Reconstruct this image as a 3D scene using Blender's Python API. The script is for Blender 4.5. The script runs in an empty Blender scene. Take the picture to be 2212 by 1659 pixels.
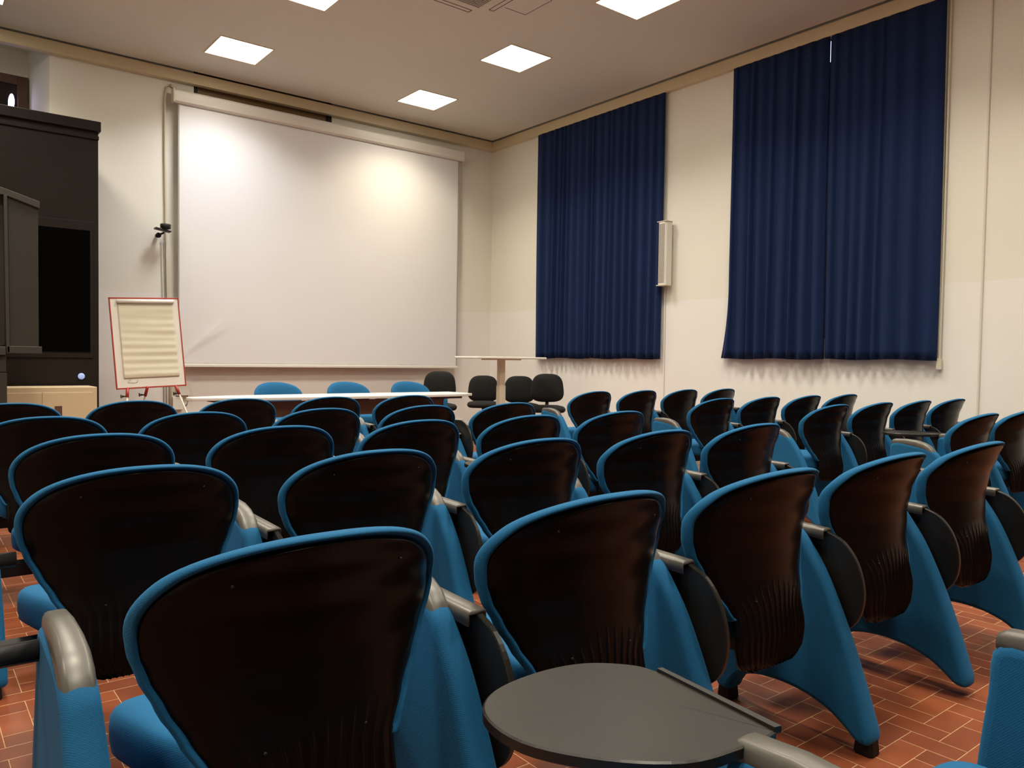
import bpy, bmesh, math, random
from mathutils import Matrix, Vector
random.seed(7)
sc = bpy.context.scene
col = sc.collection
PI = math.pi

# ------------------------------------------------------------------ camera
cam_d = bpy.data.cameras.new('camera'); cam = bpy.data.objects.new('camera', cam_d); col.objects.link(cam)
R_ = Vector((0.784614, -0.619846, 0.01313)); U_ = Vector((0.008457, 0.031875, 0.999456)); F_ = Vector((0.619928, 0.784076, -0.030251))
m = Matrix((R_, U_, -F_)).transposed().to_4x4(); m.translation = (0, 0, 1.08)
cam.matrix_world = m
cam_d.sensor_width = 36.0; cam_d.sensor_fit = 'HORIZONTAL'; cam_d.lens = 27.2366; cam_d.clip_start = 0.02
sc.camera = cam
# ------------------------------------------------------------------ view and world
sc.view_settings.view_transform = 'Standard'; sc.view_settings.look = 'None'
sc.view_settings.exposure = 0.95; sc.view_settings.gamma = 1.0; sc.view_settings.use_curve_mapping = False
W = bpy.data.worlds.new('night'); sc.world = W; W.use_nodes = True
W.node_tree.nodes['Background'].inputs[0].default_value = (0.05, 0.06, 0.10, 1); W.node_tree.nodes['Background'].inputs[1].default_value = 0.05
LIGHT_COL = (1.0, 0.93, 0.78); LIGHT_STR = 5.0; LAMP_W = 18.6; LAMP_SPREAD = 126

# ------------------------------------------------------------------ materials
def mat(name, base, rough=0.5, metal=0.0, spec=0.5, emis=None, estr=0.0, sheen=0.0, coat=0.0):
    m = bpy.data.materials.new(name); m.use_nodes = True
    b = m.node_tree.nodes['Principled BSDF']
    b.inputs['Base Color'].default_value = (*base, 1); b.inputs['Roughness'].default_value = rough
    b.inputs['Metallic'].default_value = metal; b.inputs['Specular IOR Level'].default_value = spec
    if emis: b.inputs['Emission Color'].default_value = (*emis, 1); b.inputs['Emission Strength'].default_value = estr
    if sheen: b.inputs['Sheen Weight'].default_value = sheen; b.inputs['Sheen Roughness'].default_value = 0.5
    if coat: b.inputs['Coat Weight'].default_value = coat; b.inputs['Coat Roughness'].default_value = 0.25
    return m
def nodes(m): return m.node_tree.nodes, m.node_tree.links, m.node_tree.nodes['Principled BSDF']
def add_noise(m, scale, var, bump=0.0, bscale=None, detail=3, dist=0.002, stretch=(1,1,1)):
    """gentle tone variation and a fine bump, both in object space"""
    N, L, b = nodes(m)
    tc = N.new('ShaderNodeTexCoord'); mp = N.new('ShaderNodeMapping'); mp.inputs['Scale'].default_value = stretch
    L.new(tc.outputs['Object'], mp.inputs[0])
    base = tuple(b.inputs['Base Color'].default_value)
    if var:
        n = N.new('ShaderNodeTexNoise'); n.inputs['Scale'].default_value = scale; n.inputs['Detail'].default_value = detail
        L.new(mp.outputs[0], n.inputs['Vector'])
        r = N.new('ShaderNodeMix'); r.data_type = 'RGBA'
        r.inputs[6].default_value = tuple(max(0, c*(1-var)) for c in base[:3])+(1,)
        r.inputs[7].default_value = tuple(min(1, c*(1+var)) for c in base[:3])+(1,)
        L.new(n.outputs[0], r.inputs[0]); L.new(r.outputs[2], b.inputs['Base Color'])
    if bump:
        n2 = N.new('ShaderNodeTexNoise'); n2.inputs['Scale'].default_value = bscale or scale*8; n2.inputs['Detail'].default_value = 3
        L.new(mp.outputs[0], n2.inputs['Vector'])
        bp = N.new('ShaderNodeBump'); bp.inputs['Strength'].default_value = bump; bp.inputs['Distance'].default_value = dist
        L.new(n2.outputs[0], bp.inputs['Height']); L.new(bp.outputs[0], b.inputs['Normal'])
    return m

class NB:
    """small math-node builder"""
    def __init__(s, m): s.N, s.L, s.b = nodes(m)
    def _in(s, sock, v):
        if isinstance(v, (int, float)): sock.default_value = v
        else: s.L.new(v, sock)
    def op(s, o, a, b=0.0, c=0.0):
        n = s.N.new('ShaderNodeMath'); n.operation = o
        s._in(n.inputs[0], a); s._in(n.inputs[1], b); s._in(n.inputs[2], c)
        return n.outputs[0]

def wall_material(name, axis_z=True):
    m = mat(name, (0.76, 0.72, 0.64), 0.75, spec=0.25)
    N, L, b = nodes(m); nb = NB(m)
    g = N.new('ShaderNodeNewGeometry'); sp = N.new('ShaderNodeSeparateXYZ'); L.new(g.outputs['Position'], sp.inputs[0])
    # the lower coat of paint ends at about 1.85 m
    n0 = N.new('ShaderNodeTexNoise'); n0.inputs['Scale'].default_value = 1.2; L.new(g.outputs['Position'], n0.inputs['Vector'])
    zz = nb.op('ADD', sp.outputs[2], nb.op('MULTIPLY', nb.op('SUBTRACT', n0.outputs[0], 0.5), 0.10))
    low = nb.op('LESS_THAN', zz, 1.84)
    mx = N.new('ShaderNodeMix'); mx.data_type = 'RGBA'
    mx.inputs[6].default_value = (0.765, 0.745, 0.655, 1); mx.inputs[7].default_value = (0.80, 0.78, 0.735, 1)
    L.new(low, mx.inputs[0])
    n1 = N.new('ShaderNodeTexNoise'); n1.inputs['Scale'].default_value = 0.9; n1.inputs['Detail'].default_value = 4; L.new(g.outputs['Position'], n1.inputs['Vector'])
    mul = N.new('ShaderNodeMix'); mul.data_type = 'RGBA'; mul.blend_type = 'MULTIPLY'; mul.inputs[0].default_value = 1
    rr = N.new('ShaderNodeMapRange'); L.new(n1.outputs[0], rr.inputs[0]); rr.inputs[3].default_value = 0.96; rr.inputs[4].default_value = 1.04
    L.new(mx.outputs[2], mul.inputs[6]); L.new(rr.outputs[0], mul.inputs[7]); L.new(mul.outputs[2], b.inputs['Base Color'])
    n2 = N.new('ShaderNodeTexNoise'); n2.inputs['Scale'].default_value = 22; n2.inputs['Detail'].default_value = 4; L.new(g.outputs['Position'], n2.inputs['Vector'])
    n3 = N.new('ShaderNodeTexNoise'); n3.inputs['Scale'].default_value = 3; n3.inputs['Detail'].default_value = 5; L.new(g.outputs['Position'], n3.inputs['Vector'])
    h = nb.op('ADD', nb.op('MULTIPLY', n2.outputs[0], 0.3), n3.outputs[0])
    bp = N.new('ShaderNodeBump'); bp.inputs['Strength'].default_value = 0.35; bp.inputs['Distance'].default_value = 0.006
    L.new(h, bp.inputs['Height']); L.new(bp.outputs[0], b.inputs['Normal'])
    return m

def floor_material():
    m = mat('terracotta_herringbone', (0.3, 0.08, 0.03), 0.4)
    N, L, b = nodes(m); nb = NB(m)
    g = N.new('ShaderNodeNewGeometry'); sp = N.new('ShaderNodeSeparateXYZ'); L.new(g.outputs['Position'], sp.inputs[0])
    u = nb.op('DIVIDE', nb.op('SUBTRACT', sp.outputs[0], 2.338 - 0.0785*400), 0.0785)
    v = nb.op('DIVIDE', nb.op('SUBTRACT', sp.outputs[1], 1.031 - 0.0770*400), 0.0770)
    i = nb.op('FLOOR', u); j = nb.op('FLOOR', v); fu = nb.op('SUBTRACT', u, i); fv = nb.op('SUBTRACT', v, j)
    k = nb.op('FLOORED_MODULO', nb.op('ADD', nb.op('SUBTRACT', i, j), 2.0), 4.0)
    def eq(x): return nb.op('COMPARE', k, float(x), 0.25)
    k0, k1, k2, k3 = eq(0), eq(1), eq(2), eq(3)
    hor = nb.op('ADD', k0, k1); ver = nb.op('ADD', k2, k3)
    # distance to the left / right / bottom / top side of the cell, opened where the tile runs on into its second cell
    dl = nb.op('ADD', fu, k1); dr = nb.op('ADD', nb.op('SUBTRACT', 1.0, fu), k0)
    db = nb.op('ADD', fv, k2); dt = nb.op('ADD', nb.op('SUBTRACT', 1.0, fv), k3)
    d = nb.op('MINIMUM', nb.op('MINIMUM', dl, dr), nb.op('MINIMUM', db, dt))
    n0 = N.new('ShaderNodeTexNoise'); n0.inputs['Scale'].default_value = 60; L.new(g.outputs['Position'], n0.inputs['Vector'])
    d = nb.op('ADD', d, nb.op('MULTIPLY', nb.op('SUBTRACT', n0.outputs[0], 0.5), 0.012))
    mort = N.new('ShaderNodeMapRange'); L.new(d, mort.inputs[0]); mort.inputs[1].default_value = 0.009; mort.inputs[2].default_value = 0.019; mort.inputs[3].default_value = 1; mort.inputs[4].default_value = 0
    ti = nb.op('SUBTRACT', i, k1); tj = nb.op('SUBTRACT', j, k2)
    cb = N.new('ShaderNodeCombineXYZ'); L.new(ti, cb.inputs[0]); L.new(tj, cb.inputs[1]); L.new(hor, cb.inputs[2])
    wn = N.new('ShaderNodeTexWhiteNoise'); wn.noise_dimensions = '3D'; L.new(cb.outputs[0], wn.inputs[0])
    ramp = N.new('ShaderNodeValToRGB'); L.new(wn.outputs[0], ramp.inputs[0])
    e = ramp.color_ramp.elements; e[0].color = (0.165, 0.040, 0.013, 1); e[1].color = (0.25, 0.066, 0.023, 1)
    x = ramp.color_ramp.elements.new(0.5); x.color = (0.205, 0.052, 0.018, 1)
    n1 = N.new('ShaderNodeTexNoise'); n1.inputs['Scale'].default_value = 9; n1.inputs['Detail'].default_value = 5; L.new(g.outputs['Position'], n1.inputs['Vector'])
    rr = N.new('ShaderNodeMapRange'); L.new(n1.outputs[0], rr.inputs[0]); rr.inputs[3].default_value = 0.7; rr.inputs[4].default_value = 1.3
    mul = N.new('ShaderNodeMix'); mul.data_type = 'RGBA'; mul.blend_type = 'MULTIPLY'; mul.inputs[0].default_value = 1
    L.new(ramp.outputs[0], mul.inputs[6]); L.new(rr.outputs[0], mul.inputs[7])
    mx = N.new('ShaderNodeMix'); mx.data_type = 'RGBA'; L.new(mort.outputs[0], mx.inputs[0]); L.new(mul.outputs[2], mx.inputs[6]); mx.inputs[7].default_value = (0.52, 0.34, 0.17, 1)
    L.new(mx.outputs[2], b.inputs['Base Color'])
    r2 = N.new('ShaderNodeMapRange'); L.new(n1.outputs[0], r2.inputs[0]); r2.inputs[3].default_value = 0.26; r2.inputs[4].default_value = 0.46
    L.new(r2.outputs[0], b.inputs['Roughness'])
    bp = N.new('ShaderNodeBump'); bp.inputs['Strength'].default_value = 0.4; bp.inputs['Distance'].default_value = 0.001
    hh = nb.op('SUBTRACT', nb.op('MULTIPLY', n1.outputs[0], 0.7), mort.outputs[0]); L.new(hh, bp.inputs['Height']); L.new(bp.outputs[0], b.inputs['Normal'])
    return m

def ceiling_material():
    m = mat('ceiling_panels', (0.60, 0.55, 0.50), 0.8, spec=0.2)
    N, L, b = nodes(m); nb = NB(m)
    g = N.new('ShaderNodeNewGeometry'); sp = N.new('ShaderNodeSeparateXYZ'); L.new(g.outputs['Position'], sp.inputs[0])
    # 120 x 60 cm panels butted together, hairline joints
    v = nb.op('DIVIDE', nb.op('SUBTRACT', sp.outputs[1], 8.65 - 0.6*60), 0.6); j = nb.op('FLOOR', v)
    u = nb.op('DIVIDE', nb.op('ADD', nb.op('SUBTRACT', sp.outputs[0], 2.75 - 1.2*60), nb.op('MULTIPLY', nb.op('FLOORED_MODULO', j, 2.0), 0.6)), 1.2)
    fu = nb.op('FRACT', u); fv = nb.op('FRACT', v)
    d = nb.op('MINIMUM', nb.op('MULTIPLY', nb.op('MINIMUM', fu, nb.op('SUBTRACT', 1.0, fu)), 1.2), nb.op('MULTIPLY', nb.op('MINIMUM', fv, nb.op('SUBTRACT', 1.0, fv)), 0.6))
    n1 = N.new('ShaderNodeTexNoise'); n1.inputs['Scale'].default_value = 1.3; n1.inputs['Detail'].default_value = 3; L.new(g.outputs['Position'], n1.inputs['Vector'])
    gate = nb.op('GREATER_THAN', n1.outputs[0], 0.46)
    ln = nb.op('MULTIPLY', nb.op('LESS_THAN', d, 0.0022), gate)
    mx = N.new('ShaderNodeMix'); mx.data_type = 'RGBA'; mx.inputs[6].default_value = (0.66, 0.645, 0.56, 1); mx.inputs[7].default_value = (0.50, 0.45, 0.38, 1)
    L.new(nb.op('MULTIPLY', ln, 0.35), mx.inputs[0]); L.new(mx.outputs[2], b.inputs['Base Color'])
    n2 = N.new('ShaderNodeTexNoise'); n2.inputs['Scale'].default_value = 120; L.new(g.outputs['Position'], n2.inputs['Vector'])
    bp = N.new('ShaderNodeBump'); bp.inputs['Strength'].default_value = 0.15; bp.inputs['Distance'].default_value = 0.002; L.new(n2.outputs[0], bp.inputs['Height']); L.new(bp.outputs[0], b.inputs['Normal'])
    return m

def fabric_material(name, base, weave=900.0, rough=0.85):
    m = mat(name, base, rough, spec=0.25, sheen=0.25)
    N, L, b = nodes(m); nb = NB(m)
    b.inputs['Sheen Tint'].default_value = (*[min(1, c*2.2+0.05) for c in base], 1)
    tc = N.new('ShaderNodeTexCoord')
    n = N.new('ShaderNodeTexNoise'); n.inputs['Scale'].default_value = 350; n.inputs['Detail'].default_value = 2; L.new(tc.outputs['Object'], n.inputs['Vector'])
    w = N.new('ShaderNodeTexWave'); w.inputs['Scale'].default_value = 130; w.inputs['Distortion'].default_value = 1.0; w.bands_direction = 'DIAGONAL'; L.new(tc.outputs['Object'], w.inputs['Vector'])
    r = N.new('ShaderNodeMapRange'); L.new(n.outputs[0], r.inputs[0]); r.inputs[3].default_value = 0.82; r.inputs[4].default_value = 1.18
    mul = N.new('ShaderNodeMix'); mul.data_type = 'RGBA'; mul.blend_type = 'MULTIPLY'; mul.inputs[0].default_value = 1
    mul.inputs[6].default_value = (*base, 1); L.new(r.outputs[0], mul.inputs[7]); L.new(mul.outputs[2], b.inputs['Base Color'])
    bp = N.new('ShaderNodeBump'); bp.inputs['Strength'].default_value = 0.35; bp.inputs['Distance'].default_value = 0.001
    h = nb.op('ADD', nb.op('MULTIPLY', w.outputs[0], 0.3), n.outputs[0]); L.new(h, bp.inputs['Height']); L.new(bp.outputs[0], b.inputs['Normal'])
    return m

M_backwall = add_noise(mat('unseen_wall_darkened', (0.10, 0.075, 0.055), 0.6), 2, 0.2, stretch=(6,6,1)); M_wall = wall_material('plaster_wall'); M_floor = floor_material(); M_ceil = ceiling_material()  # unseen back wall given a dark colour to cut the bounce light
M_cornice = add_noise(mat('cream_cornice', (0.62, 0.52, 0.33), 0.5), 3, 0.08)
M_dark = mat('dark_void', (0.010, 0.008, 0.007), 0.9)
M_base = mat('baseboard_paint', (0.70, 0.66, 0.58), 0.5)
M_blue = fabric_material('blue_wool', (0.0058, 0.090, 0.208))
M_shell = add_noise(mat('black_shell', (0.0060, 0.0045, 0.0040), 0.24, spec=0.105), 3, 0.15, 0.05, 500, dist=0.0005)
M_blackp = add_noise(mat('black_plastic', (0.014, 0.013, 0.012), 0.42, spec=0.4), 3, 0.1, 0.15, 400, dist=0.0005)
M_tablet = add_noise(mat('tablet_laminate', (0.014, 0.0125, 0.010), 0.34, spec=0.36), 9, 0.18, 0.2, 500, dist=0.0005)
M_cap = add_noise(mat('grey_cap', (0.105, 0.097, 0.085), 0.36, metal=0.25), 5, 0.1, 0.08, 300, dist=0.0005)
M_foot = mat('foot_rubber', (0.008, 0.006, 0.005), 0.6, spec=0.2)
M_blackfab = fabric_material('black_fabric', (0.013, 0.0125, 0.012))
M_curtain = fabric_material('navy_curtain', (0.0048, 0.0168, 0.067), rough=0.9)
M_screen = add_noise(mat('screen_white', (0.75, 0.74, 0.73), 0.42, spec=0.3), 2, 0.01)
M_white = mat('white_metal', (0.74, 0.71, 0.64), 0.38)
M_cream = mat('cream_metal', (0.66, 0.60, 0.46), 0.42)
M_darkwood = add_noise(mat('dark_brown_wood', (0.013, 0.008, 0.005), 0.5, spec=0.25), 4, 0.2, stretch=(1,1,8))
M_frame = add_noise(mat('brown_window_wood', (0.070, 0.026, 0.010), 0.45), 6, 0.25, stretch=(6,6,1))
M_grey = add_noise(mat('grey_cabinet_plastic', (0.030, 0.026, 0.019), 0.6, spec=0.3), 5, 0.08)
M_grey2 = mat('grey_trim', (0.034, 0.030, 0.023), 0.5)
M_beige = add_noise(mat('beige_metal', (0.58, 0.46, 0.29), 0.45), 2, 0.04)
M_red = mat('red_frame', (0.36, 0.035, 0.018), 0.4)
M_paper = add_noise(mat('flip_paper', (0.64, 0.60, 0.47), 0.8, spec=0.2), 6, 0.05)
M_paperw = mat('white_paper', (0.78, 0.76, 0.72), 0.7)
M_board = add_noise(mat('whiteboard', (0.72, 0.69, 0.63), 0.25), 6, 0.04)
M_desk = mat('desk_laminate', (0.60, 0.58, 0.54), 0.35)
M_brown = add_noise(mat('brown_panel', (0.10, 0.048, 0.022), 0.5), 5, 0.2)
M_transom = add_noise(mat('transom_board', (0.20, 0.115, 0.045), 0.5), 4, 0.15)
M_glass = mat('dark_glass', (0.006, 0.006, 0.008), 0.05, spec=0.6)
M_glossk = mat('gloss_black', (0.002, 0.002, 0.002), 0.15, spec=0.08)
M_led = mat('light_diffuser', (0.9, 0.9, 0.88), 0.4, emis=LIGHT_COL, estr=LIGHT_STR)
M_reflection = mat('lamp_reflection_glow', (0.5, 0.5, 0.6), 0.4, emis=(0.62, 0.55, 1.0), estr=9.0)  # glow painted on the niche glass as reflected lamps
M_bluel = mat('pale_blue_disc', (0.30, 0.38, 0.62), 0.3, emis=(0.40, 0.50, 0.95), estr=0.25)
M_night = mat('night_window', (0.02, 0.02, 0.03), 0.3, emis=(0.55, 0.60, 1.0), estr=1.2)
M_grille = mat('grille_grey', (0.42, 0.38, 0.33), 0.5)
M_slat = mat('speaker_mesh', (0.36, 0.335, 0.28), 0.55)

# ------------------------------------------------------------------ mesh helpers
def new_obj(name, verts, faces, material, parent=None, smooth=False, bevel=0.0, loc=None):
    me = bpy.data.meshes.new(name); me.from_pydata([tuple(v) for v in verts], [], faces); me.update()
    bm = bmesh.new(); bm.from_mesh(me); bmesh.ops.recalc_face_normals(bm, faces=bm.faces); bm.to_mesh(me); bm.free()
    if material: me.materials.append(material)
    if smooth:
        for p in me.polygons: p.use_smooth = True
    o = bpy.data.objects.new(name, me); col.objects.link(o)
    if parent: o.parent = parent
    if loc: o.location = loc
    if bevel:
        b = o.modifiers.new('bevel', 'BEVEL'); b.width = bevel; b.segments = 2; b.limit_method = 'ANGLE'; b.angle_limit = math.radians(40)
    return o
def tess(ring):
    from mathutils.geometry import tessellate_polygon
    return [tuple(t) for t in tessellate_polygon([[Vector((0.0, p[1], p[2])) for p in ring]])]
class MB:
    def __init__(s): s.v = []; s.f = []
    def add(s, v, f):
        n = len(s.v); s.v += [tuple(x) for x in v]; s.f += [tuple(i+n for i in q) for q in f]; return s
    def box(s, x0, x1, y0, y1, z0, z1, M=None):
        v = [Vector(p) for p in ((x0,y0,z0),(x1,y0,z0),(x1,y1,z0),(x0,y1,z0),(x0,y0,z1),(x1,y0,z1),(x1,y1,z1),(x0,y1,z1))]
        if M is not None: v = [M @ p for p in v]
        return s.add(v, [(0,3,2,1),(4,5,6,7),(0,1,5,4),(1,2,6,5),(2,3,7,6),(3,0,4,7)])
    def tube(s, pts, r, n=10):
        pts = [Vector(p) for p in pts]; rings = []
        rad = r if isinstance(r, (list, tuple)) else [r]*len(pts)
        for k, p in enumerate(pts):
            t = (pts[min(k+1, len(pts)-1)] - pts[max(k-1, 0)]).normalized()
            a = Vector((0, 0, 1)) if abs(t.z) < 0.9 else Vector((1, 0, 0))
            e1 = t.cross(a).normalized(); e2 = t.cross(e1)
            rings.append([p + (e1*math.cos(2*PI*i/n) + e2*math.sin(2*PI*i/n))*rad[k] for i in range(n)])
        return s.rings(rings)
    def rings(s, rings, caps=True, closed=True):
        n = len(rings[0]); v = [p for r in rings for p in r]; f = []
        for k in range(len(rings)-1):
            for i in range(n if closed else n-1):
                a = k*n+i; b = k*n+(i+1) % n
                f.append((a, b, b+n, a+n))
        if caps: f.append(tuple(range(n-1, -1, -1))); f.append(tuple((len(rings)-1)*n+i for i in range(n)))
        return s.add(v, f)
    def prism(s, poly, axis, a, b):
        """poly of 2D points pushed along axis from a to b"""
        def P(p, t): return {0: (t, p[0], p[1]), 1: (p[0], t, p[1]), 2: (p[0], p[1], t)}[axis]
        n = len(poly); v = [P(p, a) for p in poly]+[P(p, b) for p in poly]
        return s.add(v, [tuple(range(n-1, -1, -1)), tuple(range(n, 2*n))]+[(i, (i+1) % n, (i+1) % n+n, i+n) for i in range(n)])
    def obj(s, name, material, parent=None, smooth=False, bevel=0.0, loc=None): return new_obj(name, s.v, s.f, material, parent, smooth, bevel, loc)
def tag(o, label=None, cat=None, group=None, kind=None):
    if label: o['label'] = label
    if cat: o['category'] = cat
    if group: o['group'] = group
    if kind: o['kind'] = kind
    return o
def empty(name, loc, label, cat, group=None, rz=0.0):
    o = bpy.data.objects.new(name, None); col.objects.link(o); o.location = loc; o.rotation_euler = (0, 0, rz); o.empty_display_size = 0.1
    return tag(o, label, cat, group)
def catmull(P, n=6, closed=True):
    out = []; m_ = len(P)
    for i in range(m_ if closed else m_-1):
        g = lambda k: P[k % m_] if closed else P[max(0, min(m_-1, k))]
        p0, p1, p2, p3 = g(i-1), g(i), g(i+1), g(i+2)
        for k in range(n):
            t = k/n
            out.append(tuple(0.5*((2*p1[c])+(-p0[c]+p2[c])*t+(2*p0[c]-5*p1[c]+4*p2[c]-p3[c])*t*t+(-p0[c]+3*p1[c]-3*p2[c]+p3[c])*t**3) for c in range(len(p1))))
    if not closed: out.append(tuple(P[-1]))
    return out
def inset(poly, d):
    """move each point of a 2D outline inwards by d (outline runs counter-clockwise)"""
    n = len(poly); A = sum(poly[i][0]*poly[(i+1) % n][1]-poly[(i+1) % n][0]*poly[i][1] for i in range(n)); s = 1 if A > 0 else -1
    out = []
    for i in range(n):
        ax, ay = poly[i-1]; bx, by = poly[(i+1) % n]; tx, ty = bx-ax, by-ay; l = math.hypot(tx, ty) or 1
        out.append((poly[i][0]-s*ty/l*d, poly[i][1]+s*tx/l*d))
    return out
def interp(tab, z):
    if z <= tab[0][0]: return tab[0][1]
    for (a, b), (c, d) in zip(tab, tab[1:]):
        if z <= c: t = (z-a)/(c-a); t2 = t*t*(3-2*t)*0.5+t*0.5; return b+(d-b)*t2
    return tab[-1][1]

# ------------------------------------------------------------------ the room
XW, YW, ZC = 7.50, 10.06, 4.56
XL, YB = -2.9, -3.4
def struct(o): o['kind'] = 'structure'; return o
struct(MB().box(XL-0.2, XW+0.2, YB-0.2, YW+0.8, -0.1, 0).obj('floor', M_floor))
struct(MB().box(XL, 7.41, YB, 9.955, ZC, ZC+0.03).obj('ceiling', M_ceil))
struct(MB().box(XL-0.2, XW+0.2, YB-0.2, YW+0.8, 4.80, 4.9).obj('ceiling_slab', M_dark))
# right wall
wr = MB().box(XW, XW+0.2, YB, YW+0.2, 0, 4.8); struct(wr.obj('wall_right', M_wall))
struct(MB().box(XL-0.2, XL, YB, YW+0.8, 0, 4.8).obj('wall_left', M_wall))
struct(MB().box(XL-0.2, XW+0.2, YB-0.2, YB, 0, 4.8).obj('wall_back', M_backwall))
# front wall with a splayed window niche on the left and a shallow recess above the screen
wf = MB()
wf.box(1.335, 2.88, YW, YW+0.7, 0, 4.8)
wf.box(2.88, 4.72, YW, YW+0.7, 0, 4.20); wf.box(2.88, 4.72, YW+0.30, YW+0.7, 4.20, 4.8)
wf.box(4.72, XW, YW, YW+0.7, 0, 4.8)
wf.box(XL, -1.2, YW, YW+0.7, 0, 4.8)
wf.box(-1.2, 1.335, YW, YW+0.7, 0, 1.2)
wf.box(-1.2, 1.335, YW, YW+0.7, 4.56, 4.8)
wf.box(-1.2, 1.335, YW+0.56, YW+0.7, 4.26, 4.56)
wf.prism([(1.335, YW), (1.335, YW+0.7), (1.16, YW+0.7), (1.19, YW+0.56)], 2, 1.2, 4.8)
struct(wf.obj('wall_front', M_wall))
# cornice with a dark shadow gap to the dropped ceiling
struct(MB().box(XL, 7.43, 9.97, YW, 4.415, 4.545).obj('trim_1', M_cornice, bevel=0.004))
struct(MB().box(7.43, XW, YB, YW, 4.415, 4.545).obj('trim_2', M_cornice, bevel=0.004))
struct(MB().box(XL, 6.95, YW-0.018, YW, 0, 0.14).obj('baseboard_front', M_base, bevel=0.003))
struct(MB().box(XW-0.018, XW, YB, YW-0.018, 0, 0.14).obj('baseboard_right', M_base, bevel=0.003))
# niche window: brown frame, night glass, two glowing spots painted on it as lamp reflections
w1 = MB(); yy = YW+0.50
w1.box(1.085, 1.19, yy, yy+0.06, 1.2, 4.26); w1.box(-1.2, 1.085, yy, yy+0.06, 4.16, 4.26); w1.box(-1.2, 1.085, yy, yy+0.06, 1.2, 1.3); w1.box(0.1, 0.2, yy, yy+0.06, 1.3, 4.16)
win = struct(w1.obj('window_1', M_frame, bevel=0.004))
MB().box(-1.2, 1.085, yy+0.02, yy+0.03, 1.3, 4.16).obj('pane', M_glass, win)
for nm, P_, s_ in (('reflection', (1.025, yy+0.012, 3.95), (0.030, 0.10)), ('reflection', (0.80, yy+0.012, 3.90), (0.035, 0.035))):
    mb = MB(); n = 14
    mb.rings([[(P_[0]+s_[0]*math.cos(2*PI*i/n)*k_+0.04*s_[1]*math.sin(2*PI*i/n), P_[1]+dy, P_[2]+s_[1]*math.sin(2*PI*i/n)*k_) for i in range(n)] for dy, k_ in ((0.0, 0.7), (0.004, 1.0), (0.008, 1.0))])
    tag(mb.obj('window_reflection', M_reflection, smooth=True), 'tall violet-white lamp reflection painted glowing on the dark niche window' if s_[1] > 0.05 else 'small violet-white lamp reflection painted low on the dark niche window', 'lamp')
# recess above the screen with a brown transom board
tr = struct(MB().box(2.88, 4.72, YW+0.05, YW+0.09, 4.20, 4.8).obj('window_2', M_transom))
MB().box(2.88, 2.93, YW+0.02, YW+0.05, 4.20, 4.8).box(4.66, 4.72, YW+0.02, YW+0.05, 4.20, 4.8).obj('frame', M_darkwood, tr)
# window behind the wide curtain (only a sliver shows)
w3 = struct(MB().box(XW-0.012, XW-0.004, 3.45, 5.2, 1.35, 4.40).obj('window_3', M_frame))
MB().box(XW-0.016, XW-0.012, 4.18, 4.40, 4.17, 4.38).obj('pane', M_night, w3)

# ------------------------------------------------------------------ ceiling lights
def light_panel(x, y, label, group='square light panels flush in the ceiling', tint=LIGHT_COL):
    t = empty('ceiling_light', (x, y, ZC), label, 'ceiling light', group)
    s = 0.30
    fr = MB()
    for a in ((-s, s, -s, -s+0.012), (-s, s, s-0.012, s), (-s, -s+0.012, -s+0.012, s-0.012), (s-0.012, s, -s+0.012, s-0.012)): fr.box(a[0], a[1], a[2], a[3], -0.006, 0.004)
    fr.obj('frame', M_cornice, t)
    MB().box(-s+0.012, s-0.012, -s+0.012, s-0.012, -0.003, 0.006).obj('diffuser', M_led, t)
    ld = bpy.data.lights.new('lamp', 'AREA'); ld.shape = 'SQUARE'; ld.size = 0.54; ld.energy = LAMP_W; ld.color = tint; ld.spread = math.radians(LAMP_SPREAD)
    lo_ = bpy.data.objects.new('lamp', ld); col.objects.link(lo_); lo_.parent = t; lo_.location = (0, 0, -0.008)
    return t
seen = {(3.055, 8.95): 'lit ceiling light panel nearest the left half of the projection screen', (5.585, 8.98): 'lit ceiling light panel closest to the front right room corner',
        (5.605, 7.10): 'lit ceiling light panel between the corner light and the one by the air hatch', (5.61, 5.21): 'large bright ceiling light cut by the top edge, right of the air vent',
        (3.08, 7.08): 'ceiling light cut by the top edge, left of the air vent', (0.545, 9.03): 'ceiling light whose corner peeks in at the top left above the window niche'}
for (x, y), lb in seen.items(): light_panel(x, y, lb, tint={3.055: (0.97, 0.97, 1.0), 5.605: (1.0, 0.95, 0.88), 5.585: (1.0, 0.90, 0.70)}.get(x, LIGHT_COL))
for x in (0.52, 3.07, 5.61):
    for y in (7.08, 5.2, 3.3, 1.4, -0.5):
        if any(abs(x-a)+abs(y-b) < 0.4 for a, b in seen): continue
        light_panel(x, y, 'unseen ceiling light panel added to brighten left faces of the chairs')
for y in (9.0, 5.2, 1.4): light_panel(-1.95, y, 'unseen ceiling light panel added to brighten left faces of the chairs')  # unseen left column, added to light the left faces of the chairs
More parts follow.
